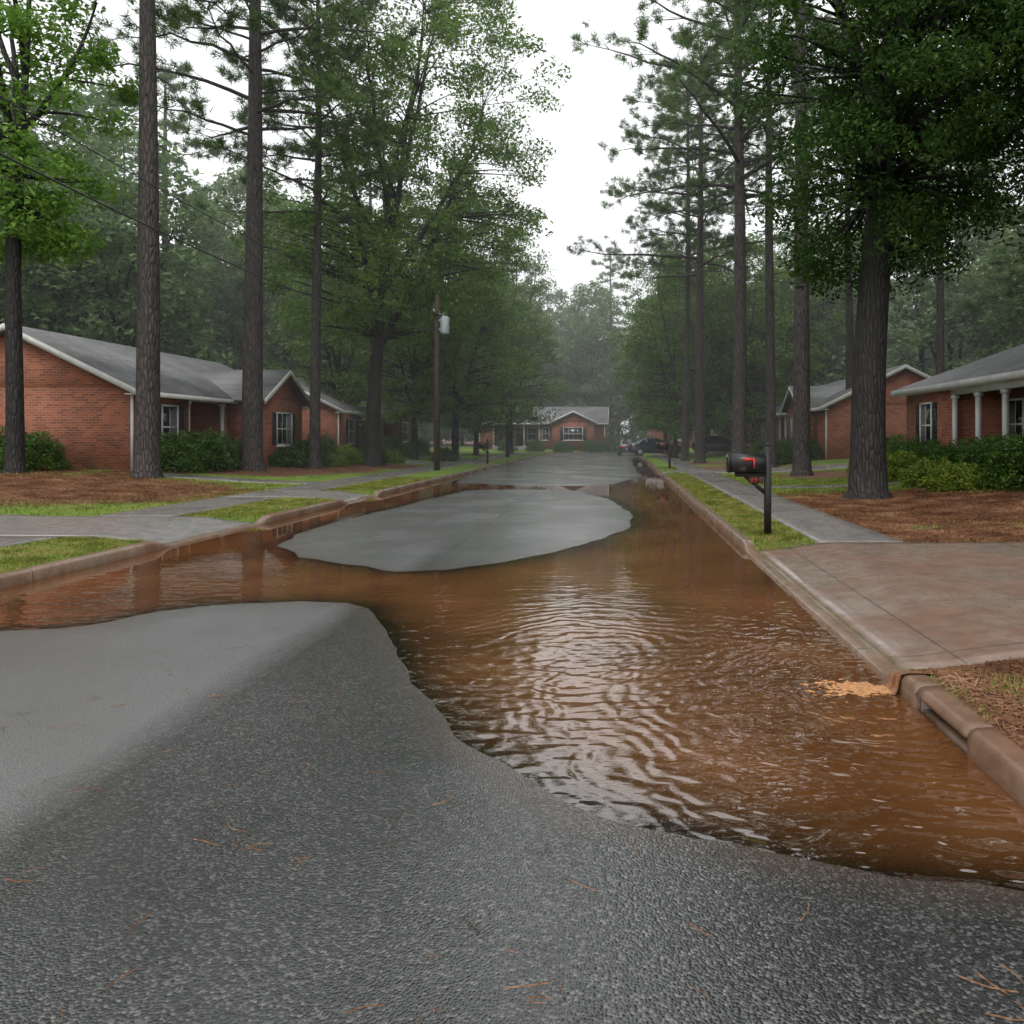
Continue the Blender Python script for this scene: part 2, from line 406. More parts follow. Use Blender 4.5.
i = np.arange((ny-1)*(nx-1)); r, c = i//(nx-1), i % (nx-1); a = r*nx + c
Fq = np.stack([a, a+1, a+nx+1, a+nx], 1); sdv = SD.ravel()
Fq = Fq[(sdv[Fq].min(1) < .25)]
used = np.unique(Fq); rm = np.full(len(V), -1); rm[used] = np.arange(len(used))
me = new_mesh('flood_water', V[used], [(rm[Fq], 0)], True, [M['water']])
dep = np.clip(1.1*(1 - np.exp(sdv[used] / .38)), 0, .97); dep[sdv[used] > 0] = 0
at = me.attributes.new('depth', 'FLOAT', 'POINT'); at.data.foreach_set('value', dep.astype(np.float32))
obj('flood_water', me)
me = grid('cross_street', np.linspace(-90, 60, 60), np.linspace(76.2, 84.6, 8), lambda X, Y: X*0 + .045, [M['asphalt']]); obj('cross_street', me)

# kerbs
def curbprof(h, w, zb=-.1): return [(0+w, zb), (.012+w, max(zb+.004, h*.75)), (.03+w, h*.93), (.055+w, h), (.15, h+.004), (.165, h-.006), (.165, zb)]
def curb(side):
    x0 = XL if side < 0 else XR
    segs = [(-2, 75.2, -.1)] if side < 0 else [(-2, 4.15, -.1), (4.15, 4.85, .088), (4.85, 75.2, -.1)]
    mb = MB()
    for a, b, zb in segs:
        ys = np.concatenate([np.arange(a, min(b, 26), .1), np.arange(max(a, 26), b, .5), [b]])
        hs = hc(ys, side) + .003*wob(ys, ys*0, 3); wv = .006*wob(ys, ys*0+3, 2)
        rows = [[(x0 + side*p[0], y, p[1]) for p in curbprof(h, w, zb)] for y, h, w in zip(ys, hs, wv)]
        n = 7; V = [v for r_ in rows for v in r_]
        F = [(i*n+k, i*n+(k+1) % n, (i+1)*n+(k+1) % n, (i+1)*n+k) for i in range(len(rows)-1) for k in range(n)]
        F += [tuple(range(n)), tuple(range(len(V)-n, len(V)))]
        mb.add(V, F)
    return mb.mesh('curb', [M['curb']], True)
obj('curb', curb(-1)); obj('curb', curb(1))
e = empty('storm_drain', (XR, 4.5, 0))
mb = MB(); mb.box(.13, .6, -.345, .345, -.28, .10); obj('inlet_cavity', mb.mesh('cav', [M['cavity']]), parent=e)  # solid near-black box; shade inside the inlet is painted as its colour
mb = MB(); mb.box(.03, .13, -.349, -.31, -.1, .087); mb.box(.03, .13, .31, .349, -.1, .087); mb.box(.04, .12, -.31, .31, -.15, .012)
obj('inlet_jambs', mb.mesh('jamb', [M['curb']]), parent=e)

# slabs
def slab(name, x0, x1, y0, y1, mat, off=.018):
    xs = np.linspace(x0, x1, max(3, int(abs(x1-x0)/.2)+1)); ys = np.linspace(y0, y1, max(3, int((y1-y0)/.2)+1))
    return obj(name, grid(name, xs, ys, lambda X, Y: g(X, Y) + off, [mat], .06))
SLABS = []
def addslab(*a, **k):
    SLABS.append((min(a[1], a[2]), max(a[1], a[2]), a[3], a[4])); slab(*a, **k)
sl = (-9.85, -8.35); prev = -1.0
for a, b in DRV_L + [(75, 75)]:
    addslab('sidewalk', sl[0], sl[1], prev, a - .02, M['sidewalk'])
    if a < 75: addslab('driveway', -26 if a < 15 else -9.85 if a < 30 else -16, XL - CW - .006, a, b, M['drive_l'])
    prev = b + .02
srr = (2.85, 4.05)
prev = 11.33
for a, b in DRV_R[1:] + [(75, 75)]:
    addslab('sidewalk', srr[0], srr[1], prev, a - .02, M['sidewalk'])
    if a < 75: addslab('driveway', XR + CW + .006, 10.5 if a < 50 else 12, a, b, M['drive_l'])
    prev = b + .02
addslab('driveway', XR + CW + .006, 24, 5.5, 11.3, M['driveway'])
addslab('front_walk', 4.07, 9.9, 23.4, 24.5, M['sidewalk'])
addslab('front_walk', -15.2, -9.87, 25.6, 26.8, M['sidewalk'])
def free(x, y, pad=.03):
    ok = np.ones(x.shape, bool)
    for x0, x1, y0, y1 in SLABS: ok &= ~((x > x0-pad) & (x < x1+pad) & (y > y0-pad) & (y < y1+pad))
    ok &= ~((x > XL-CW-.02) & (x < XR+CW+.02))
    ok &= ~((x < -16.4) & (x > -25) & (y > 26.8) & (y < 62)) ; ok &= ~((x > 10.9) & (x < 20) & (y > 13.8) & (y < 62))
    return ok
def scatter(regions, want_mulch):
    P = []
    for x0, x1, y0, y1, dens, sz in regions:
        n = int((x1-x0)*(y1-y0)*dens); x = rng.uniform(x0, x1, n); y = rng.uniform(y0, y1, n)
        m = mulchv(x, y) + .35*wob(x, y, 3.1) + rng.normal(0, .12, n)
        k = free(x, y) & ((m > .5) if want_mulch else (m < .62))
        P.append(np.stack([x[k], y[k], np.full(k.sum(), sz)], 1))
    return np.concatenate(P)
P = scatter([(-8.4, -6.8, 6, 12.1, 2000, 1), (-8.4, -6.8, 15, 30, 1000, 1.2), (-13, -9.8, 8, 14, 500, 1.2), (-25, -9.8, 15, 27, 160, 1.6),
             (1.9, 6.5, 2.2, 5.5, 2400, .8), (1.9, 2.9, 11.3, 22, 1800, 1.1), (1.9, 2.9, 22, 40, 600, 1.5), (4, 11, 18, 32, 300, 1.6), (4, 10, 11.3, 18, 300, 1.3)], False)
n = len(P); az = rng.uniform(0, 6.28, n); L = rng.uniform(.02, .065, n)*P[:, 2]; lean = rng.uniform(.2, 1.2, n)*L; w = rng.uniform(.003, .006, n)*P[:, 2]*1.2
z = g(P[:, 0], P[:, 1]) - .004; dx, dy = np.cos(az), np.sin(az)
a = np.stack([P[:, 0] - dy*w, P[:, 1] + dx*w, z], 1); b = np.stack([P[:, 0] + dy*w, P[:, 1] - dx*w, z], 1)
c = np.stack([P[:, 0] + dx*lean, P[:, 1] + dy*lean, z + L*.85], 1)
V = np.stack([a, b, c], 1).reshape(-1, 3)
obj('grass', new_mesh('grass', V, [(np.arange(n*3).reshape(-1, 3), 0)], False, [M['blade']]))
P = scatter([(1.9, 7, 2.2, 5.5, 900, .8), (4, 14, 11.3, 22, 450, 1.3), (-22, -9.8, 15.2, 27, 200, 1.6), (-17, -9, 27, 42, 40, 2.0), (1.9, 2.9, 11.3, 16, 500, .8)], True)
Q = scatter([(1.9, 6.5, 2.2, 5.5, 500, .8), (1.9, 2.9, 11.3, 30, 220, 1), (-8.4, -6.8, 6, 30, 110, 1)], False); P = np.concatenate([P, Q])
def straw(P, z, name, mat, L0=.10, L1=.2, w0=.0035):
    n = len(P); az = rng.uniform(0, 6.28, n); L = rng.uniform(L0, L1, n)*P[:, 2]; w = w0*P[:, 2]
    dx, dy = np.cos(az), np.sin(az); bend = rng.normal(0, .12, n)*L; up = rng.uniform(0, .03, n)*P[:, 2] if name != 'pine_needles' else np.full(n, .002)
    rows = []
    for t in (-.5, 0, .5):
        cx = P[:, 0] + dx*L*t - dy*bend*(1-4*t*t); cy = P[:, 1] + dy*L*t + dx*bend*(1-4*t*t)
        zz = z + up*(1-2*abs(t)) + .004
        rows += [np.stack([cx - dy*w, cy + dx*w, zz], 1), np.stack([cx + dy*w, cy - dx*w, zz + .002], 1)]
    V = np.stack(rows, 1).reshape(-1, 3); b = np.arange(n)[:, None]*6
    Fq = np.concatenate([b + np.array([0, 1, 3, 2]), b + np.array([2, 3, 5, 4])])
    return obj(name, new_mesh(name, V, [(Fq, 0)], False, [mat]))
straw(P, g(P[:, 0], P[:, 1]), 'pine_straw_mulch', M['straw'])
nx_ = 260; x = rng.uniform(-3.5, 1.7, nx_); y = 1.9 + rng.beta(1.1, 2.3, nx_)*7
s_ = sdw(x, y); k = s_ > .25; P = np.stack([x[k], y[k], rng.uniform(.4, 1.1, k.sum())], 1)
P = np.concatenate([P, P[:50] + np.array([.012, .008, 0])]); sv = sdw(P[:, 0], P[:, 1])
straw(P, .030*np.tanh(sv) + .0035, 'pine_needles', M['straw'], .07, .17, .0017)
x = rng.uniform(2.1, 7, 160); y = rng.uniform(5.6, 11.2, 160); straw(np.stack([x, y, rng.uniform(.5, 1, 160)], 1), g(x, y) + .018, 'pine_needles', M['straw'], .05, .12, .0025)

# foam + runoff at the drain
mbf = MB()
for k in range(620):
    a = rng.normal(0, 1, 2); u = abs(rng.normal(0, .2)); cx = 1.78 - u - .02; cy = 5.22 + a[1]*(.035+.16*u) + .12*u; r_ = abs(rng.normal(0, .005)) + .003
    V = []; n = 6
    for q in range(n):
        t = 6.283*q/n; rr = r_*rng.uniform(.6, 1.7); V.append((cx + rr*2.0*math.cos(t), cy + rr*math.sin(t), .001))
    V.append((cx, cy, .001 + r_*.6)); mbf.add(V, [(q, (q+1) % n, n) for q in range(n)])
obj('foam', mbf.mesh('foam', [M['foam']], True))
def runoff():
    mb = MB(); rows = []
    ys = np.linspace(5.10, 5.32, 24)
    prof = [(.40, .150), (.28, .152), (.14, .154), (.06, .152), (.01, .14), (-.004, .09), (-.012, .04), (-.03, .004), (-.06, .0015)]
    for y in ys:
        hcv = float(hc(np.array([y]), 1)[0]); j = .006*math.sin(y*71) + .004*math.sin(y*133+1)
        rows.append([(XR + p[0] + (j if p[0] < .05 else 0), y + (y-5.21)*p[0]*1.5, p[1]*(hcv+.008)/.150 if p[1] > .01 else p[1]) for p in prof])
    n = len(prof); V = [v for r_ in rows for v in r_]
    mb.add(V, [(i*n+k, i*n+k+1, (i+1)*n+k+1, (i+1)*n+k) for i in range(len(rows)-1) for k in range(n-1)])
    return mb.mesh('runoff', [M['runoff']], True)
t = NT('muddy_runoff'); n_ = t.noise(t.scale(t.pos(), (3, 50, 3)), 2, 4, .6)
M['runoff'] = t.done(t.princ(t.ramp(n_, [(.42, (.13, .05, .018)), (.72, (.36, .18, .08))]), .05, t.bump(n_, .8, .01)))
obj('water_runoff', runoff())

# ------------------------------------------------------------ trees
def tube_np(pts, rad, n):
    pts = np.asarray(pts, float); m = len(pts)
    d = np.gradient(pts, axis=0); d /= np.linalg.norm(d, axis=1)[:, None] + 1e-9
    ref = np.where(np.abs(d[:, 2:3]) > .9, [[1., 0, 0]], [[0, 0, 1.]])
    a = np.cross(d, ref); a /= np.linalg.norm(a, axis=1)[:, None]; b = np.cross(d, a)
    t = np.arange(n)*2*np.pi/n
    V = pts[:, None] + (a[:, None]*np.cos(t)[None, :, None] + b[:, None]*np.sin(t)[None, :, None]) * np.asarray(rad)[:, None, None]
    i = np.arange(m-1)[:, None]*n; k = np.arange(n)[None]
    Fq = np.stack([i+k, i+(k+1) % n, i+n+(k+1) % n, i+n+k], -1).reshape(-1, 4)
    return V.reshape(-1, 3), Fq
class Tree:
    def __init__(s): s.V = []; s.W = []; s.Lf = []; s.o = 0; s.tri = []
    def tube(s, pts, rad, n=6):
        V, Fq = tube_np(pts, rad, n); s.V.append(V); s.W.append(Fq + s.o); s.o += len(V)
    def leaves(s, cen, size, up=.5, asp=.5):
        n = len(cen); N = rng.normal(0, 1, (n, 3)); N[:, 2] = np.abs(N[:, 2]) + up; N /= np.linalg.norm(N, axis=1)[:, None]
        D = rng.normal(0, 1, (n, 3)); D[:, 2] -= .4; D -= (D*N).sum(1)[:, None]*N; D /= np.linalg.norm(D, axis=1)[:, None]
        S = np.cross(N, D); L = size*rng.uniform(.6, 1.35, n)[:, None]
        V = np.stack([cen - D*L*.5, cen + S*L*asp*.5 + N*L*.06, cen + D*L*.5 - N*L*.1, cen - S*L*asp*.5 + N*L*.06], 1).reshape(-1, 3)
        s.V.append(V); s.Lf.append(np.arange(n*4).reshape(-1, 4) + s.o); s.o += len(V)
    def needles(s, cen, dirs, length, width, per):
        n = len(cen)*per; c = np.repeat(cen, per, 0); d = np.repeat(dirs, per, 0)
        D = rng.normal(0, 1, (n, 3)) + d*.9; D[:, 2] += .15; D /= np.linalg.norm(D, axis=1)[:, None]
        S = np.cross(D, rng.normal(0, 1, (n, 3))); S /= np.linalg.norm(S, axis=1)[:, None]
        L = length*rng.uniform(.6, 1.2, n)[:, None]; c = c + rng.normal(0, .06, (n, 3))
        V = np.stack([c - S*width*.5, c + S*width*.5, c + D*L], 1).reshape(-1, 3)
        s.V.append(V); s.tri.append(np.arange(n*3).reshape(-1, 3) + s.o); s.o += len(V)
    def mesh(s, name, bark, leaf):
        gr = [(np.concatenate(s.W), 0)]
        if s.Lf: gr.append((np.concatenate(s.Lf), 1))
        if s.tri: gr.append((np.concatenate(s.tri), 1))
        return new_mesh(name, np.concatenate(s.V), gr, (0,), [bark, leaf])
def bez(p0, p1, p2, n):
    t = np.linspace(0, 1, n)[:, None]; return (1-t)**2*p0 + 2*t*(1-t)*p1 + t*t*p2
def decid(name, H, cb, R, tr, ncl, nleaf, lsz, bark, leaf, limbs=5, crad=.8, fork=None, flat=.55, tm=.4, low=0.1, detail=True, lean=(0, 0), droop=.1):
    T_ = Tree(); fork = fork or cb
    top = np.array([rng.normal(0, .3) + lean[0], rng.normal(0, .3) + lean[1], H*.93])
    z = np.linspace(0, H*.90, 22); wb = np.stack([.12*np.sin(z*.5+rng.uniform(0, 6)), .12*np.sin(z*.4+rng.uniform(0, 6)), 0*z], 1)*(z/H*2)[:, None]
    tp = np.stack([top[0]*(z/H)**2, top[1]*(z/H)**2, z], 1) + wb - wb[0]
    q_ = np.clip(1 - (z-fork)/(H-fork), 0, 1)
    rad = tr*np.where(z < fork, 1 - .25*z/max(fork, .1), .75*q_**1.1*.75 + .02) + tr*.5*np.exp(-z/.35)
    T_.tube(np.vstack([tp[0]-[0, 0, .4], [tp[0]], tp[1]*.25+tp[0]*.75, tp[1:]]), np.concatenate([[rad[0]*1.1, rad[0]], [tr*1.1], rad[1:]]), 12)
    nodes = [tp[z > fork*.9]]; nrad = [rad[z > fork*.9]]
    for k in range(limbs):
        az = k*2.4 + rng.uniform(-.4, .4); z0 = fork*rng.uniform(.92, 1.0) + (H-fork)*.45*(k/limbs)
        p0 = np.array([np.interp(z0, z, tp[:, 0]), np.interp(z0, z, tp[:, 1]), z0])
        rr = R*rng.uniform(.5, .72); zt = min(H*.88, z0 + (H-z0)*rng.uniform(.45, .8))
        p2 = np.array([math.cos(az)*rr + lean[0]*.6, math.sin(az)*rr + lean[1]*.6, zt]); p1 = p0*.45 + p2*.55 + np.array([math.cos(az), math.sin(az), 0])*rr*.12 + [0, 0, -.5]
        bp = bez(p0, p1, p2, 12) + rng.normal(0, .08, (12, 3))*np.linspace(0, 1, 12)[:, None]
        r0 = tr*.55*(1 - .5*k/limbs); br = np.linspace(r0, .03, 12); bp[0] = p0
        T_.tube(bp, br, 8); nodes.append(bp[2:]); nrad.append(br[2:])
    N = np.concatenate(nodes); NR = np.concatenate(nrad)
    cl = []; tries = 0; hz = H - cb
    lump = [(rng.uniform(0, 6.28), rng.uniform(.1, .95), rng.uniform(.75, 1.2)) for _ in range(16)]
    while len(cl) < ncl and tries < ncl*60:
        tries += 1
        t = rng.uniform(0, 1); u = (t - tm)/(1.03 - tm if t > tm else tm + .18)
        prof = math.sqrt(max(0, 1 - u*u))
        if rng.uniform() > prof: continue
        az = rng.uniform(0, 6.283)
        l = max(q[2]*math.exp(-((math.remainder(az-q[0], 6.283)/.6)**2 + ((t-q[1])/.16)**2)) for q in lump)
        rmax = R*prof*(.66 + .42*l); rr = rmax*rng.uniform(low, 1)**.5
        p = np.array([math.cos(az)*rr + top[0]*min(1, .25+t), math.sin(az)*rr + top[1]*min(1, .25+t), cb + t*hz - droop*rr])
        if math.sin(p[0]*1.3+p[2]*.9)*math.sin(p[1]*1.1-p[2]*1.2) > .6: continue
        cl.append(p)
    cl = np.array(cl); allc = []
    for p in cl:
        dd = N - p; dist = np.linalg.norm(dd, axis=1) + np.maximum(dd[:, 2], 0)*1.5; j = int(np.argmin(dist)); q = N[j]
        if detail:
            mid = (p+q)/2 + rng.normal(0, .15, 3) + [0, 0, .15*np.linalg.norm(p-q)*.4]
            r0 = min(NR[j]*.6, .04 + .01*np.linalg.norm(p-q)); T_.tube(bez(q, mid, p, 5), np.linspace(r0, .01, 5), 4)
        n = int(nleaf*rng.uniform(.6, 1.3)); c_ = rng.normal(0, 1, (n, 3)); c_ /= np.linalg.norm(c_, axis=1)[:, None]
        c_ *= (rng.uniform(0, 1, n)**.45)[:, None]*crad*rng.uniform(.7, 1.3); c_[:, 2] *= flat; c_[:, 2] -= .12*(c_[:, 0]**2 + c_[:, 1]**2)
        allc.append(p + c_)
    T_.leaves(np.concatenate(allc), lsz)
    return T_.mesh(name, bark, leaf)
def pine(name, H, z0, R, tr, nb, per=30, nl=.3, width=.032, bark=None, leaf=None, ncap=14, dead=10):
    T_ = Tree(); z = np.linspace(0, H, 26)
    ph = rng.uniform(0, 6.28, 2); tp = np.stack([.06*np.sin(z*.22+ph[0])-.06*np.sin(ph[0]), .06*np.sin(z*.19+ph[1])-.06*np.sin(ph[1]), z], 1)
    rad = tr*(1 - .82*(z/H)**1.25) + tr*.4*np.exp(-z/.3)
    T_.tube(np.vstack([tp[0]-[0, 0, .4], tp[0], tp[0]*.75+tp[1]*.25, tp[1:]]), np.concatenate([[rad[0]*1.1, rad[0], tr*1.08], rad[1:]]), 12)
    cen, dr = [], []
    def at(zz): return np.array([np.interp(zz, z, tp[:, 0]), np.interp(zz, z, tp[:, 1]), zz])
    for k in range(nb):
        t = (k+rng.uniform(0, 1))/nb; zz = z0 + (H-z0)*t; az = k*2.399 + rng.uniform(-.5, .5)
        Lb = R*(1 - .80*t**1.3)*rng.uniform(.5, 1.15) + .3; p0 = at(zz); o = np.array([math.cos(az), math.sin(az), 0])
        p1 = p0 + o*Lb*.55 + [0, 0, Lb*rng.uniform(.0, .2) + .3*t]; p2 = p0 + o*Lb + [0, 0, Lb*rng.uniform(-.12, .2) + .6*t]
        bp = bez(p0, p1, p2, 8) + rng.normal(0, .09, (8, 3))*np.linspace(0, 1, 8)[:, None]; bp[0] = p0
        T_.tube(bp, np.linspace(.015 + .013*Lb, .01, 8), 5)
        for m in range(ncap):
            f = rng.uniform(.25, 1)**.8; q = bp[min(7, int(f*7.99))]; sd_ = rng.choice([-1, 1])
            side = np.array([-o[1], o[0], 0])*sd_; l = Lb*.34*(1.15-f)*rng.uniform(.4, 1.6) + .2
            e_ = q + (side*.8 + o*.6)*l + [0, 0, rng.uniform(-.1, .35)*l + .05]
            T_.tube([q, (q+e_)/2 + [0, 0, .03], e_], [.014, .01, .006], 3)
            for u in (1.0, .62):
                cen.append(q + (e_-q)*u + rng.normal(0, .06, 3)); dr.append((e_-q)/np.linalg.norm(e_-q))
        cen.append(p2); dr.append(o)
    for k in range(dead):
        zz = rng.uniform(z0*.5, z0*1.05); az = rng.uniform(0, 6.28); L_ = rng.uniform(.3, 1.6); o = np.array([math.cos(az), math.sin(az), rng.uniform(-.25, .15)])
        p0 = at(zz); T_.tube([p0, p0+o*L_*.5, p0+o*L_+[0, 0, -.1]], [.03, .02, .006], 4)
    T_.needles(np.array(cen), np.array(dr), nl, width, per)
    return T_.mesh(name, bark or M['bark_pine'], leaf or M['needle'])
def put(name, me, x, y, s=1.0, rz=None, coll=None, sz=None, tilt=(0, 0)):
    o = obj(name, me, coll); o.location = (x, y, gz(x, y) - .02); o.scale = (s, s, sz or s)
    o.rotation_euler = (tilt[0], tilt[1], rng.uniform(0, 6.28) if rz is None else rz); return o

pA = pine('pineA', 26, 11.5, 5.0, .36, 54)
pB = pine('pineB', 28, 15.5, 4.4, .35, 46)
pC = pine('pineC', 25, 11.5, 4.4, .24, 50)
pD = pine('pineD', 27, 12.0, 7.2, .33, 48, ncap=17)
oak = decid('oak', 25, 6.8, 7.4, .40, 430, 160, .20, M['bark_oak'], M['leaf'], 8, 1.0, fork=6.0, lean=(3.0, -.3), droop=.12)
lite = decid('sweetgum', 19, 6.8, 2.9, .24, 110, 150, .20, M['bark_oak'], M['leaf_bright'], 5, .7, flat=.7, fork=9)
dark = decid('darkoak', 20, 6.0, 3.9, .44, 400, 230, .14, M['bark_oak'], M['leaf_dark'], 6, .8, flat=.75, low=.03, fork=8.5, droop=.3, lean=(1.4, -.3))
mid1 = decid('mapleA', 17, 2.2, 5.2, .24, 260, 100, .26, M['bark_oak'], M['leaf'], 6, .9, flat=.65)
mid2 = decid('mapleB', 21, 3.4, 5.2, .28, 280, 100, .27, M['bark_oak'], M['leaf'], 6, .95, flat=.65)
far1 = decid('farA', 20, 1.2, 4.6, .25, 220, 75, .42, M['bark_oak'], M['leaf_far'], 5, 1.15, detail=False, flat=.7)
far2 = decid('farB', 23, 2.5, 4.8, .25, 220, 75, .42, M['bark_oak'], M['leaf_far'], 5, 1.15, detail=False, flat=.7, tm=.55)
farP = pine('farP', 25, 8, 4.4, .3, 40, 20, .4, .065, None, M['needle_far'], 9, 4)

for px, Y, me, s, rz in [(147, 25, pB, 1.0, 1), (252, 31, pA, 1.08, 2), (315, 35, pC, .98, 3), (802, 30, pB, .95, 4), (771, 38, pC, 1.08, 5), (738, 37, pD, 1.05, .5),
                     (700, 46, pD, .9, 2.5), (685, 50, pC, .98, 1.5), (850, 44, pB, .8, 0), (940, 38, pC, .9, 1)]:
    x, y = T(px, Y); put('pine_tree', me, x, y, s, rz, tilt=(rng.normal(0, .005), rng.normal(0, .005)))
x, y = T(15, 24); put('sweetgum_tree', lite, x, y, 1.0, 2.2)
x, y = T(373, 40); put('oak_tree', oak, x, y, 1.0, 0)
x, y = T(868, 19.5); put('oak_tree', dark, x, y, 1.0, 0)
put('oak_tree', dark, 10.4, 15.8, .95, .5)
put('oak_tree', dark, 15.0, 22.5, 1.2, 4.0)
for px, Y, me, s in [(415, 50, mid2, .8), (455, 54, mid2, .95), (476, 64, mid1, .95), (510, 72, mid2, .95), (340, 52, mid2, .85),
                     (666, 74, mid2, .95), (675, 58, mid1, .85), (700, 64, mid2, .85), (735, 62, mid1, 1.0), (790, 66, mid2, .85)]:
    x, y = T(px, Y); put('maple_tree', me, x, y, s)
dc = C.new('distant_trees_source')
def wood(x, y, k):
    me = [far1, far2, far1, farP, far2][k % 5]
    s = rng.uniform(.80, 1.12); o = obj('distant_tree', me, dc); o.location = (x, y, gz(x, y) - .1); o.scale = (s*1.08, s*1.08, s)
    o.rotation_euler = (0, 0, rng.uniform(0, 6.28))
k = 0
for X in (-33, -40, -47, -55):
    for Y in np.arange(22, 136, 7):
        if Y > 73 and Y < 88: continue
        wood(X + rng.uniform(-2.2, 2.2), Y + rng.uniform(-2.2, 2.2), k); k += 1 + int(rng.integers(0, 2))
for X in (27, 34, 41, 49):
    for Y in np.arange(18, 136, 7):
        if Y > 73 and Y < 88: continue
        wood(X + rng.uniform(-2.2, 2.2), Y + rng.uniform(-2.2, 2.2), k); k += 1 + int(rng.integers(0, 2))
for X in np.arange(-28, 26, 6.5):
    for Y in (105, 112, 119, 128):
        wood(X + rng.uniform(-2.2, 2.2), Y + rng.uniform(-2.2, 2.2), k); k += 1 + int(rng.integers(0, 2))
for x, y in [(-24, 66), (-22, 71), (-27, 64), (17, 68), (20, 72), (14, 92), (20, 96), (9, 98), (-22, 92), (-27, 96), (12, 71), (22, 40), (23, 34), (-28, 45)]:
    wood(x, y, k); k += 1
di = bpy.data.objects.new('distant_trees', None); di.instance_type = 'COLLECTION'; di.instance_collection = dc; root.objects.link(di)

# shrubs
def shrub_mesh(name, leaf, flat=.8, n=7000, lsz=.05):
    T_ = Tree()
    for k in range(6):
        a = k*1.05; T_.tube([[0, 0, 0], [.15*math.cos(a), .15*math.sin(a), .3], [.45*math.cos(a), .45*math.sin(a), .7*flat]], [.03, .02, .008], 4)
    d = rng.normal(0, 1, (n, 3)); d /= np.linalg.norm(d, axis=1)[:, None]; d[:, 2] = np.abs(d[:, 2])*1.0 - .12*(rng.uniform(0, 1, n) < .3)
    lob = 1 + .13*np.sin(d[:, 0]*7+1)*np.sin(d[:, 1]*6) + .09*np.sin(d[:, 2]*11+d[:, 0]*9)
    r_ = lob*(1 - .3*rng.uniform(0, 1, n)**2)*.6
    P = d*r_[:, None]; P[:, 2] = np.maximum(P[:, 2]*flat*1.5 + .06, .01)
    T_.leaves(P + rng.normal(0, .02, (n, 3)), lsz, .6, .6)
    return T_.mesh(name, M['bark_oak'], leaf)
sh1 = shrub_mesh('shrubA', M['shrub']); sh2 = shrub_mesh('shrubB', M['shrub'], .65, 6000, .06); sh3 = shrub_mesh('shrubC', M['shrub_y'], .55, 5000, .07)
for x, y, me, s in [(-15.5, 27.9, sh1, 1.7), (-15.3, 29.2, sh1, 1.8), (-15.4, 30.6, sh1, 1.7), (-15.2, 31.9, sh1, 1.5), (-14.3, 34.7, sh2, 1.3), (-14.2, 36.3, sh1, 1.5), (-14.2, 38, sh2, 1.5),
        (-15.3, 41, sh1, 1.7), (-14.8, 43.2, sh3, 1.5), (-14.5, 48.5, sh1, 1.6), (-14.7, 51, sh1, 1.7), (-14.5, 54, sh3, 1.6), (-14.3, 57, sh1, 1.5), (-13.9, 45, sh3, 1.2), (-12.5, 44, sh3, 1.2), (-10.9, 50, sh2, 1.3),
        (-18.8, 25.6, sh1, 1.6), (-20.6, 25.8, sh1, 1.8), (-13.6, 40, sh3, 1.4), (-12.9, 42, sh1, 1.3), (-13.3, 37.5, sh3, 1.0),
        (10.0, 29.6, sh1, 1.7), (9.9, 27.8, sh2, 1.6), (10.1, 26.3, sh1, 1.5), (10.1, 24.6, sh1, 1.3), (10.1, 22.6, sh1, 1.5), (9.9, 21.2, sh1, 1.6), (10.0, 19.7, sh1, 1.7), (9.1, 26.9, sh3, 1.4), (8.9, 25.3, sh3, 1.5), (8.7, 22.2, sh3, 1.3), (9.2, 23.0, sh2, 1.2), (8.7, 20.6, sh3, 1.2), (9.0, 28.6, sh3, 1.2),
        (9.9, 43, sh1, 1.7), (9.9, 46, sh1, 1.5), (10, 49, sh2, 1.7), (9.9, 53, sh1, 1.6), (10, 57, sh3, 1.5), (8.2, 41, sh1, 1.5), (7.7, 40, sh2, 1.3),
        (-9, 86.8, sh1, 1.7), (-6, 86.6, sh2, 1.7), (-12, 86.8, sh1, 1.8), (-3, 86.6, sh1, 1.6), (-1, 87, sh1, 2.0), (3, 87.5, sh1, 2.2)]: put('shrub', me, x, y, s)

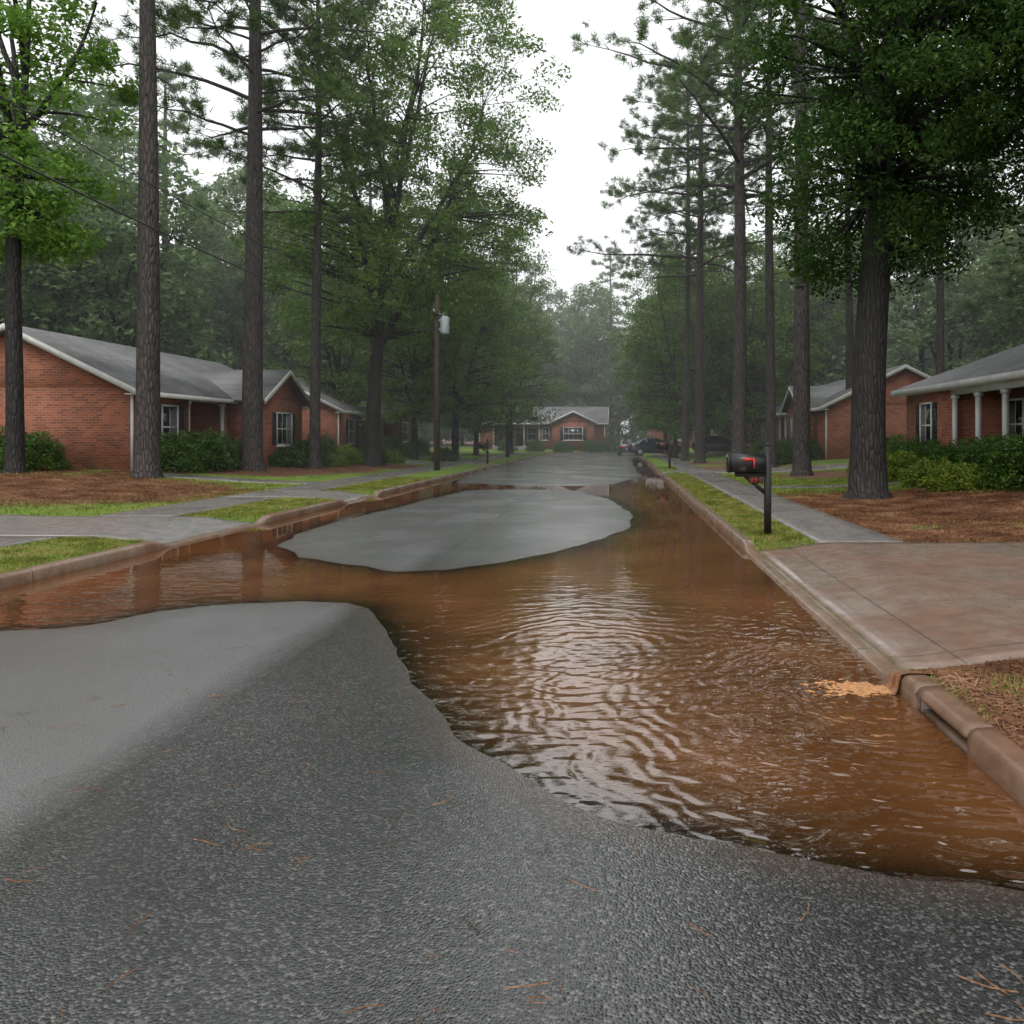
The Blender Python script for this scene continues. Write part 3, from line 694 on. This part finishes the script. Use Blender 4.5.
# ------------------------------------------------------------ houses (local: front faces -x, length along y)
def house(loc, rz, L, D=8.0, wh=2.75, rise=1.95, roof='gable', porch=None, wings=(), wins=(), doors=()):
    e = empty('brick_house', loc, rz)
    wl, rf, wt, gl, sh, dr, fl = MB(), MB(), MB(), MB(), MB(), MB(), MB()
    pu = 1.7
    if porch:
        a, b = porch
        if a > .05: wl.box(0, D, 0, a, -.6, wh)
        wl.box(pu, D, a, b, -.6, wh)
        if b < L-.05: wl.box(0, D, b, L, -.6, wh)
        fl.box(-.15, pu, a, b, -.6, .12)
        wt.box(.02, .2, a+.005, b-.005, wh-.28, wh-.004)
        n = max(2, int((b-a)/1.6)+1)
        for k in range(n):
            y = a + .12 + (b-a-.24)*k/(n-1); wt.box(.04, .18, y-.07, y+.07, .12, wh-.28); wt.box(.0, .22, y-.11, y+.11, .12, .24); wt.box(.0, .22, y-.11, y+.11, wh-.4, wh-.28)
    else: wl.box(0, D, 0, L, -.6, wh)
    o = .45; ze = wh - .02
    if roof == 'gable':
        zr = wh + rise; k = rise/(D/2)
        wl.prism_y([(0.004, wh), (D/2, zr-.02), (D-.004, wh)], .003, L-.003)
        rf.prism_y([(-o, ze-o*k+.05), (D/2, zr+.05), (D+o, ze-o*k+.05), (D+o, ze-o*k+.19), (D/2, zr+.20), (-o, ze-o*k+.19)], -.3, L+.3)
        for y0, y1 in ((-.335, -.302), (L+.302, L+.335)):
            wt.prism_y([(-o-.02, ze-o*k-.04), (D/2, zr-.04), (D+o+.02, ze-o*k-.04), (D+o+.02, ze-o*k+.17), (D/2, zr+.185), (-o-.02, ze-o*k+.17)], y0, y1)
        wt.box(-o-.035, -o-.004, -.30, L+.30, ze-o*k-.02, ze-o*k+.14); wt.box(-o, -.002, -.28, L+.28, ze-o*k+.0, ze-o*k+.045)
        wt.box(-.09, -.01, L-.12, L-.04, -.1, wh-.05); wt.box(-.09, -.01, .04, .12, -.1, wh-.05)
    else:
        zr = wh + rise; z1 = ze - .02
        V = [(-o, -o, z1+.14), (D+o, -o, z1+.14), (D+o, L+o, z1+.14), (-o, L+o, z1+.14), (D/2, D/2, zr), (D/2, L-D/2, zr)]
        rf.add(V, [(0, 1, 4), (1, 2, 5, 4), (2, 3, 5), (3, 0, 4, 5)])
        wt.box(-o, D+o, -o, L+o, z1-.06, z1+.137)
    for a, b, dep in wings:
        wl.box(-dep, -.002, a, b, -.6, wh-.004); yc = (a+b)/2; hw = (b-a)/2; kr = rise/(D/2); wr = wh + hw*kr*1.1; kk = (wr-wh)/hw
        wl.prism_x([(a+.003, wh-.004), (yc, wr-.02), (b-.003, wh-.004)], -dep+.003, .5)
        rf.prism_x([(a-o, ze-o*kk+.06), (yc, wr+.06), (b+o, ze-o*kk+.06), (b+o, ze-o*kk+.2), (yc, wr+.21), (a-o, ze-o*kk+.2)], -dep-.3, D/2-.2)
        wt.prism_x([(a-o-.02, ze-o*kk-.03), (yc, wr-.03), (b+o+.02, ze-o*kk-.03), (b+o+.02, ze-o*kk+.18), (yc, wr+.195), (a-o-.02, ze-o*kk+.18)], -dep-.335, -dep-.302)
    def win(u, y, zc, w, h, shut=True):
        gl.box(u-.03, u-.005, y-w/2, y+w/2, zc-h/2, zc+h/2); f = .07
        for a in ((y-w/2-f, y-w/2, zc-h/2-f, zc+h/2+f), (y+w/2, y+w/2+f, zc-h/2-f, zc+h/2+f), (y-w/2, y+w/2, zc+h/2, zc+h/2+f), (y-w/2, y+w/2, zc-h/2-f, zc-h/2), (y-w/2, y+w/2, zc-.025, zc+.025)):
            wt.box(u-.06, u-.002, *a)
        nm = max(2, int(round(w/.45)))
        for q in range(1, nm): wt.box(u-.045, u-.031, y-w/2+w*q/nm-.012, y-w/2+w*q/nm+.012, zc-h/2, zc+h/2)
        wt.box(u-.1, u-.001, y-w/2-.12, y+w/2+.12, zc-h/2-f-.06, zc-h/2-f-.002)
        if shut:
            for sgn in (-1, 1):
                c0 = y + sgn*(w/2+f+.2); sh.box(u-.04, u-.003, c0-.18, c0+.18, zc-h/2-.04, zc+h/2+.04)
                for q in range(9): sh.box(u-.052, u-.041, c0-.14, c0+.14, zc-h/2+h*q/9+.03, zc-h/2+h*q/9+.09)
    for u, y, zc, w, h, s_ in wins: win(u, y, zc, w, h, s_)
    for u, y in doors:
        dr.box(u-.05, u-.004, y-.46, y+.46, .12, 2.2); wt.box(u-.07, u-.002, y-.56, y-.46, .12, 2.3); wt.box(u-.07, u-.002, y+.46, y+.56, .12, 2.3); wt.box(u-.07, u-.002, y-.46, y+.46, 2.2, 2.3)
        gl.box(u-.07, u-.051, y-.25, y+.25, 1.3, 1.95)
        if u > 1:
            for q in range(3): fl.box(-.15-.3*(q+1), -.15-.3*q-.001, y-.8, y+.8, -.6, .12-.15*(q+1))
    for nm, mb, mt in (('walls', wl, 'brick'), ('roof', rf, 'roof'), ('trim', wt, 'white'), ('windows', gl, 'glass'), ('shutters', sh, 'shutter'), ('door', dr, 'door'), ('porch_floor', fl, 'sidewalk')):
        if mb.V: obj(nm, mb.mesh(nm, [M[mt]]), parent=e)
    return e
house((-16.5, 41, .56), math.pi, 14, porch=(7.3, 10.25), wings=[(3.0, 7.25, 1.5)],
      wins=[(0, 11.6, 1.45, .95, 1.5, True), (-1.5, 5.1, 1.45, 1.5, 1.35, True), (1.7, 9.3, 1.5, .9, 1.4, False), (0, 1.4, 1.5, .9, 1.3, True)], doors=[(1.7, 8.1)])
house((-16.5, 61, .56), math.pi, 14, porch=(6, 9.5), wings=[(1, 4.6, 1.0)],
      wins=[(0, 11.5, 1.45, 1.0, 1.4, True), (-1.0, 2.8, 1.45, 1.4, 1.3, True), (1.7, 8.8, 1.5, .9, 1.4, False)], doors=[(1.7, 7.2)])
house((11.0, 13.5, .56), 0, 17, D=9, rise=2.2, roof='hip', porch=(7.6, 13.0),
      wins=[(0, 15.0, 1.5, .95, 1.5, True), (1.7, 12.0, 1.5, .95, 1.5, True), (1.7, 8.6, 1.5, .95, 1.5, True), (0, 5.5, 1.5, 1.4, 1.5, True)], doors=[(1.7, 10.4)])
house((11.0, 42, .56), 0, 19, porch=(7, 13), wings=[(2.2, 6.2, .8)],
      wins=[(-.8, 4.2, 1.45, 1.5, 1.35, True), (1.7, 11.5, 1.5, .9, 1.4, True), (0, 15.5, 1.5, 1.2, 1.4, True), (0, 17.9, 1.5, .8, 1.2, True)], doors=[(1.7, 9.2)])
house((-1.4, 88.5, .5), math.pi/2, 14, rise=1.7, porch=(7.2, 12.5), wings=[(1.2, 5.8, 1.0)],
      wins=[(-1.0, 3.5, 1.5, 2.0, 1.3, True), (1.7, 11, 1.5, 1.0, 1.4, True), (1.7, 8.3, 1.5, .9, 1.4, False), (0, 6.6, 1.5, .7, 1.3, False)], doors=[(1.7, 9.7)])
house((16.5, 89.5, .5), math.pi/2, 13, rise=1.7, wins=[(0, 3.5, 1.5, 1.6, 1.3, True), (0, 9.5, 1.5, 1.6, 1.3, True)], doors=[(0, 6.5)])

# ------------------------------------------------------------ mailbox
def mailbox(x, y):
    e = empty('mailbox', (x, y, gz(x, y)))
    mb = MB(); mb.box(-.05, .05, -.05, .05, -.1, 1.38); obj('post', mb.mesh('post', [M['postwood']], False, .006), parent=e)
    mb = MB(); mb.add([(-.055, -.055, 1.38), (.055, -.055, 1.38), (.055, .055, 1.38), (-.055, .055, 1.38), (0, 0, 1.44)], [(0, 1, 4), (1, 2, 4), (2, 3, 4), (3, 0, 4), (0, 3, 2, 1)])
    obj('post_cap', mb.mesh('cap', [M['postwood']]), parent=e)
    mb = MB(); mb.box(-.50, -.05, -.04, .04, .90, .965); mb.prism_y([(-.05, .62), (-.05, .70), (-.30, .90), (-.38, .90)], -.03, .03)
    obj('arm', mb.mesh('arm', [M['postwood']]), parent=e)
    prof = [(-.12, .97), (.12, .97), (.12, 1.13)] + [(.12*math.cos(t), 1.13 + .12*math.sin(t)) for t in np.linspace(.15, math.pi-.15, 12)] + [(-.12, 1.13)]
    mb = MB(); mb.prism_x(prof, -.60, -.055)
    prof2 = [(p[0]*1.05, 1.09+(p[1]-1.09)*1.05) for p in prof]; mb.prism_x(prof2, -.618, -.598)
    obj('box', mb.mesh('box', [M['black']], False), parent=e)
    mb = MB(); mb.box(-.63, -.618, -.02, .02, 1.2, 1.23); obj('latch', mb.mesh('latch', [M['galv']]), parent=e)
    mb = MB(); mb.box(-.40, -.22, -.134, -.126, 1.145, 1.19); mb.box(-.24, -.22, -.137, -.124, 1.03, 1.18)
    obj('flag', mb.mesh('flag', [M['red']]), parent=e)
    mb = MB(); mb.box(-.30, -.08, -.047, -.041, .80, .895, 0)
    for k, cx in enumerate((-.26, -.19, -.12)):
        mb.box(cx-.02, cx+.02, -.051, -.048, .87, .882, 1); mb.box(cx+.008, cx+.02, -.051, -.048, .815, .868, 1); mb.box(cx-.02, cx+.006, -.051, -.048, .815, .826, 1)
    obj('number_plate', mb.mesh('plate', [M['black'], M['red']]), parent=e)
mailbox(2.3, 12.3); mailbox(2.45, 38.0); mailbox(-7.5, 46.0)

# ------------------------------------------------------------ utility poles and wires
def pole(x, y, h, trafo=True):
    e = empty('utility_pole', (x, y, gz(x, y)))
    mb = MB(); mb.tube([(0, 0, -.3), (0, 0, h*.5), (0, 0, h)], [.14, .12, .09], 10); obj('shaft', mb.mesh('shaft', [M['wood']], True), parent=e)
    mb = MB(); mb.box(-.06, .06, -.62, .62, h-.95, h-.84)
    obj('crossarm', mb.mesh('arm', [M['wood']]), parent=e)
    mb = MB()
    for yy in (-.55, 0.0, .55): mb.tube([(0, yy, h-.84), (0, yy, h-.78), (0, yy, h-.72)], [.035, .05, .02], 8)
    obj('insulators', mb.mesh('ins', [M['galv']]), parent=e)
    if trafo:
        mb = MB(); cx = .36; mb.tube([(cx, 0, h-1.75), (cx, 0, h-1.7), (cx, 0, h-1.05), (cx, 0, h-1.0), (cx, 0, h-.95)], [.17, .2, .2, .18, .08], 14)
        mb.box(.1, .2, -.05, .05, h-1.6, h-1.5); mb.box(.1, .2, -.05, .05, h-1.2, h-1.1); mb.tube([(cx-.07, 0, h-.96), (cx-.07, 0, h-.82)], [.03, .02], 6)
        obj('transformer', mb.mesh('tr', [M['galv']]), parent=e)
for p in [(-8.15, -6, 8.1, False), (-8.15, 36, 7.9, True), (-8.15, 59, 7.2, False)]: pole(*p)
mb = MB()
def wire(p, q, sag, r=.012):
    p, q = Vector(p), Vector(q); pts = []
    for i in range(31):
        t = i/30; v = p.lerp(q, t); v.z -= 4*sag*t*(1-t); pts.append(v)
    mb.tube(pts, [r]*31, 5)
wire((-8.1, -6, 7.5), (-8.1, 36, 7.25), 1.35); wire((-8.1, -6, 6.7), (-8.1, 36, 6.45), 1.3, .017)
wire((-8.1, 36, 7.25), (-8.1, 59, 6.6), .5); wire((-8.1, 36, 6.45), (-8.1, 59, 5.9), .5, .017)
wire((-8.1, 36, 6.9), (-16.0, 35, 3.6), .4, .012)
obj('power_lines', mb.mesh('power_lines', [M['black']], True))

# ------------------------------------------------------------ cars (front = -y local)
def car(x, y, rz, col):
    e = empty('parked_car', (x, y, max(gz(x, y), 0.0) + .02), rz)
    paint = simple('car_paint', col, .25, .1, 2, **{'Coat Weight': .6, 'Coat Roughness': .05})
    S = [(-2.25, .62, .35, .55, .60, .55), (-2.15, .80, .25, .62, .70, .70), (-1.4, .88, .22, .74, .84, .74), (-.85, .89, .22, .82, .93, .74), (-.35, .89, .22, .86, 1.28, .62), (.1, .90, .22, .88, 1.43, .60),
         (.9, .90, .22, .9, 1.43, .60), (1.45, .89, .22, .92, 1.18, .64), (1.8, .87, .24, .93, 1.0, .70), (2.15, .82, .28, .88, .96, .72), (2.25, .70, .36, .75, .85, .62)]
    mb = MB(); n = 8; V = []
    for yy, w, zl, zs, zt, wt_ in S:
        V += [(-w*.9, yy, zl), (-w, yy, (zl+zs)/2), (-w*.97, yy, zs), (-wt_, yy, zt), (wt_, yy, zt), (w*.97, yy, zs), (w, yy, (zl+zs)/2), (w*.9, yy, zl)]
    F = [(i*n+k, i*n+(k+1) % n, (i+1)*n+(k+1) % n, (i+1)*n+k) for i in range(len(S)-1) for k in range(n)] + [tuple(range(n)), tuple(range(len(V)-n, len(V)))]
    mb.add(V, F); obj('body', mb.mesh('body', [paint], False, .03), parent=e)
    gl = MB()
    for sx in (-1, 1):
        def q(yy, t):
            ws = np.interp(yy, [s[0] for s in S], [s[1]*.97 for s in S]); wt_ = np.interp(yy, [s[0] for s in S], [s[5] for s in S])
            zs = np.interp(yy, [s[0] for s in S], [s[3] for s in S]); zt = np.interp(yy, [s[0] for s in S], [s[4] for s in S])
            return (sx*(ws + (wt_-ws)*t + .012), yy, zs + (zt-zs)*t)
        gl.add([q(-.55, .15), q(.25, .12), q(.25, .86), q(-.25, .86)], [(0, 1, 2, 3)]); gl.add([q(.33, .12), q(1.45, .15), q(1.05, .84), q(.33, .86)], [(0, 1, 2, 3)])
    gl.add([(-.60, -.84, .965), (.60, -.84, .965), (.54, -.3, 1.335), (-.54, -.3, 1.335)], [(0, 1, 2, 3)])
    gl.add([(-.56, 1.0, 1.41), (.56, 1.0, 1.41), (.62, 1.72, 1.06), (-.62, 1.72, 1.06)], [(0, 1, 2, 3)])
    obj('windows', gl.mesh('cw', [M['glass']]), parent=e)
    wh_ = MB()
    for sx in (-1, 1):
        for yy in (-1.4, 1.35):
            wh_.tube([(sx*.70, yy, .32), (sx*.72, yy, .32), (sx*.9, yy, .32), (sx*.915, yy, .32)], [.28, .32, .32, .28], 20, 0)
            wh_.tube([(sx*.916, yy, .32), (sx*.925, yy, .32)], [.19, .15], 12, 1)
    obj('wheels', wh_.mesh('wh', [M['tyre'], M['galv']]), parent=e)
    lt = MB()
    for sx in (-1, 1): lt.box(min(sx*.5, sx*.78), max(sx*.5, sx*.78), 2.17, 2.262, .66, .80)
    obj('tail_lights', lt.mesh('tl', [M['light_red']]), parent=e)
    lt = MB()
    for sx in (-1, 1): lt.box(min(sx*.45, sx*.72), max(sx*.45, sx*.72), -2.22, -2.10, .56, .67)
    lt.box(-.3, .3, 2.262, 2.275, .5, .62)
    obj('headlights_and_plate', lt.mesh('hl', [M['galv']]), parent=e)
car(8.2, 63.8, math.radians(84), (.012, .014, .02)); car(3.0, 63.4, math.radians(95), (.02, .03, .05)); car(.9, 72.5, math.radians(182), (.05, .055, .06))

# ------------------------------------------------------------ mist (real scattering volume)
t = NT('rain_mist'); vs = t.n('ShaderNodeVolumeScatter', {'Color': (.98, .99, 1, 1), 'Density': .0028, 'Anisotropy': .0}); t.t.links.new(vs.outputs[0], t.out.inputs['Volume'])
mb = MB(); mb.box(-150, 150, 24, 240, -1, 32); obj('mist', mb.mesh('mist', [t.m]))

# ------------------------------------------------------------ sky, sun, camera
w = bpy.data.worlds.new('World'); scene.world = w; w.use_nodes = True; nt = w.node_tree; nt.nodes.clear()
out = nt.nodes.new('ShaderNodeOutputWorld'); bg = nt.nodes.new('ShaderNodeBackground'); sky = nt.nodes.new('ShaderNodeTexSky')
sky.sky_type = 'NISHITA'; sky.sun_disc = False; sky.sun_elevation = math.radians(58); sky.sun_rotation = math.radians(200); sky.dust_density = 3
hs = nt.nodes.new('ShaderNodeHueSaturation'); hs.inputs['Saturation'].default_value = .12
tc = nt.nodes.new('ShaderNodeTexCoord'); nz = nt.nodes.new('ShaderNodeTexNoise'); nz.inputs['Scale'].default_value = 2.2; nz.inputs['Detail'].default_value = 5
mp = nt.nodes.new('ShaderNodeMapping'); mp.inputs['Scale'].default_value = (1, 1, 2.2)
rp = nt.nodes.new('ShaderNodeValToRGB'); rp.color_ramp.elements[0].position = .3; rp.color_ramp.elements[0].color = (8.0, 8.25, 8.4, 1); rp.color_ramp.elements[1].position = .7; rp.color_ramp.elements[1].color = (10.6, 10.7, 10.8, 1)
mx = nt.nodes.new('ShaderNodeMix'); mx.data_type = 'RGBA'; mx.inputs[0].default_value = .85
l = nt.links.new
l(tc.outputs['Generated'], mp.inputs[0]); l(mp.outputs[0], nz.inputs['Vector']); l(nz.outputs[0], rp.inputs[0]); l(sky.outputs[0], hs.inputs['Color'])
l(hs.outputs[0], mx.inputs[6]); l(rp.outputs[0], mx.inputs[7]); l(mx.outputs[2], bg.inputs[0]); bg.inputs[1].default_value = .15; l(bg.outputs[0], out.inputs[0])
sl_ = bpy.data.lights.new('sun', 'SUN'); sl_.energy = 1.5; sl_.angle = math.radians(25); sl_.color = (1, .97, .93)
so = bpy.data.objects.new('sun', sl_); root.objects.link(so); so.rotation_euler = (math.radians(32), 0, math.radians(-20))

cam = bpy.data.cameras.new('camera'); co_ = bpy.data.objects.new('camera', cam); root.objects.link(co_)
co_.location = (0, 0, EYE); co_.rotation_euler = (math.radians(90), 0, 0)
cam.sensor_width = 36; cam.lens = 36*F_PX/1024; cam.shift_x = (512-VX)/1024; cam.shift_y = -(512-VY)/1024
cam.clip_start = .05; cam.clip_end = 5000; scene.camera = co_
scene.view_settings.view_transform = 'Standard'; scene.view_settings.look = 'None'; scene.view_settings.exposure = 0
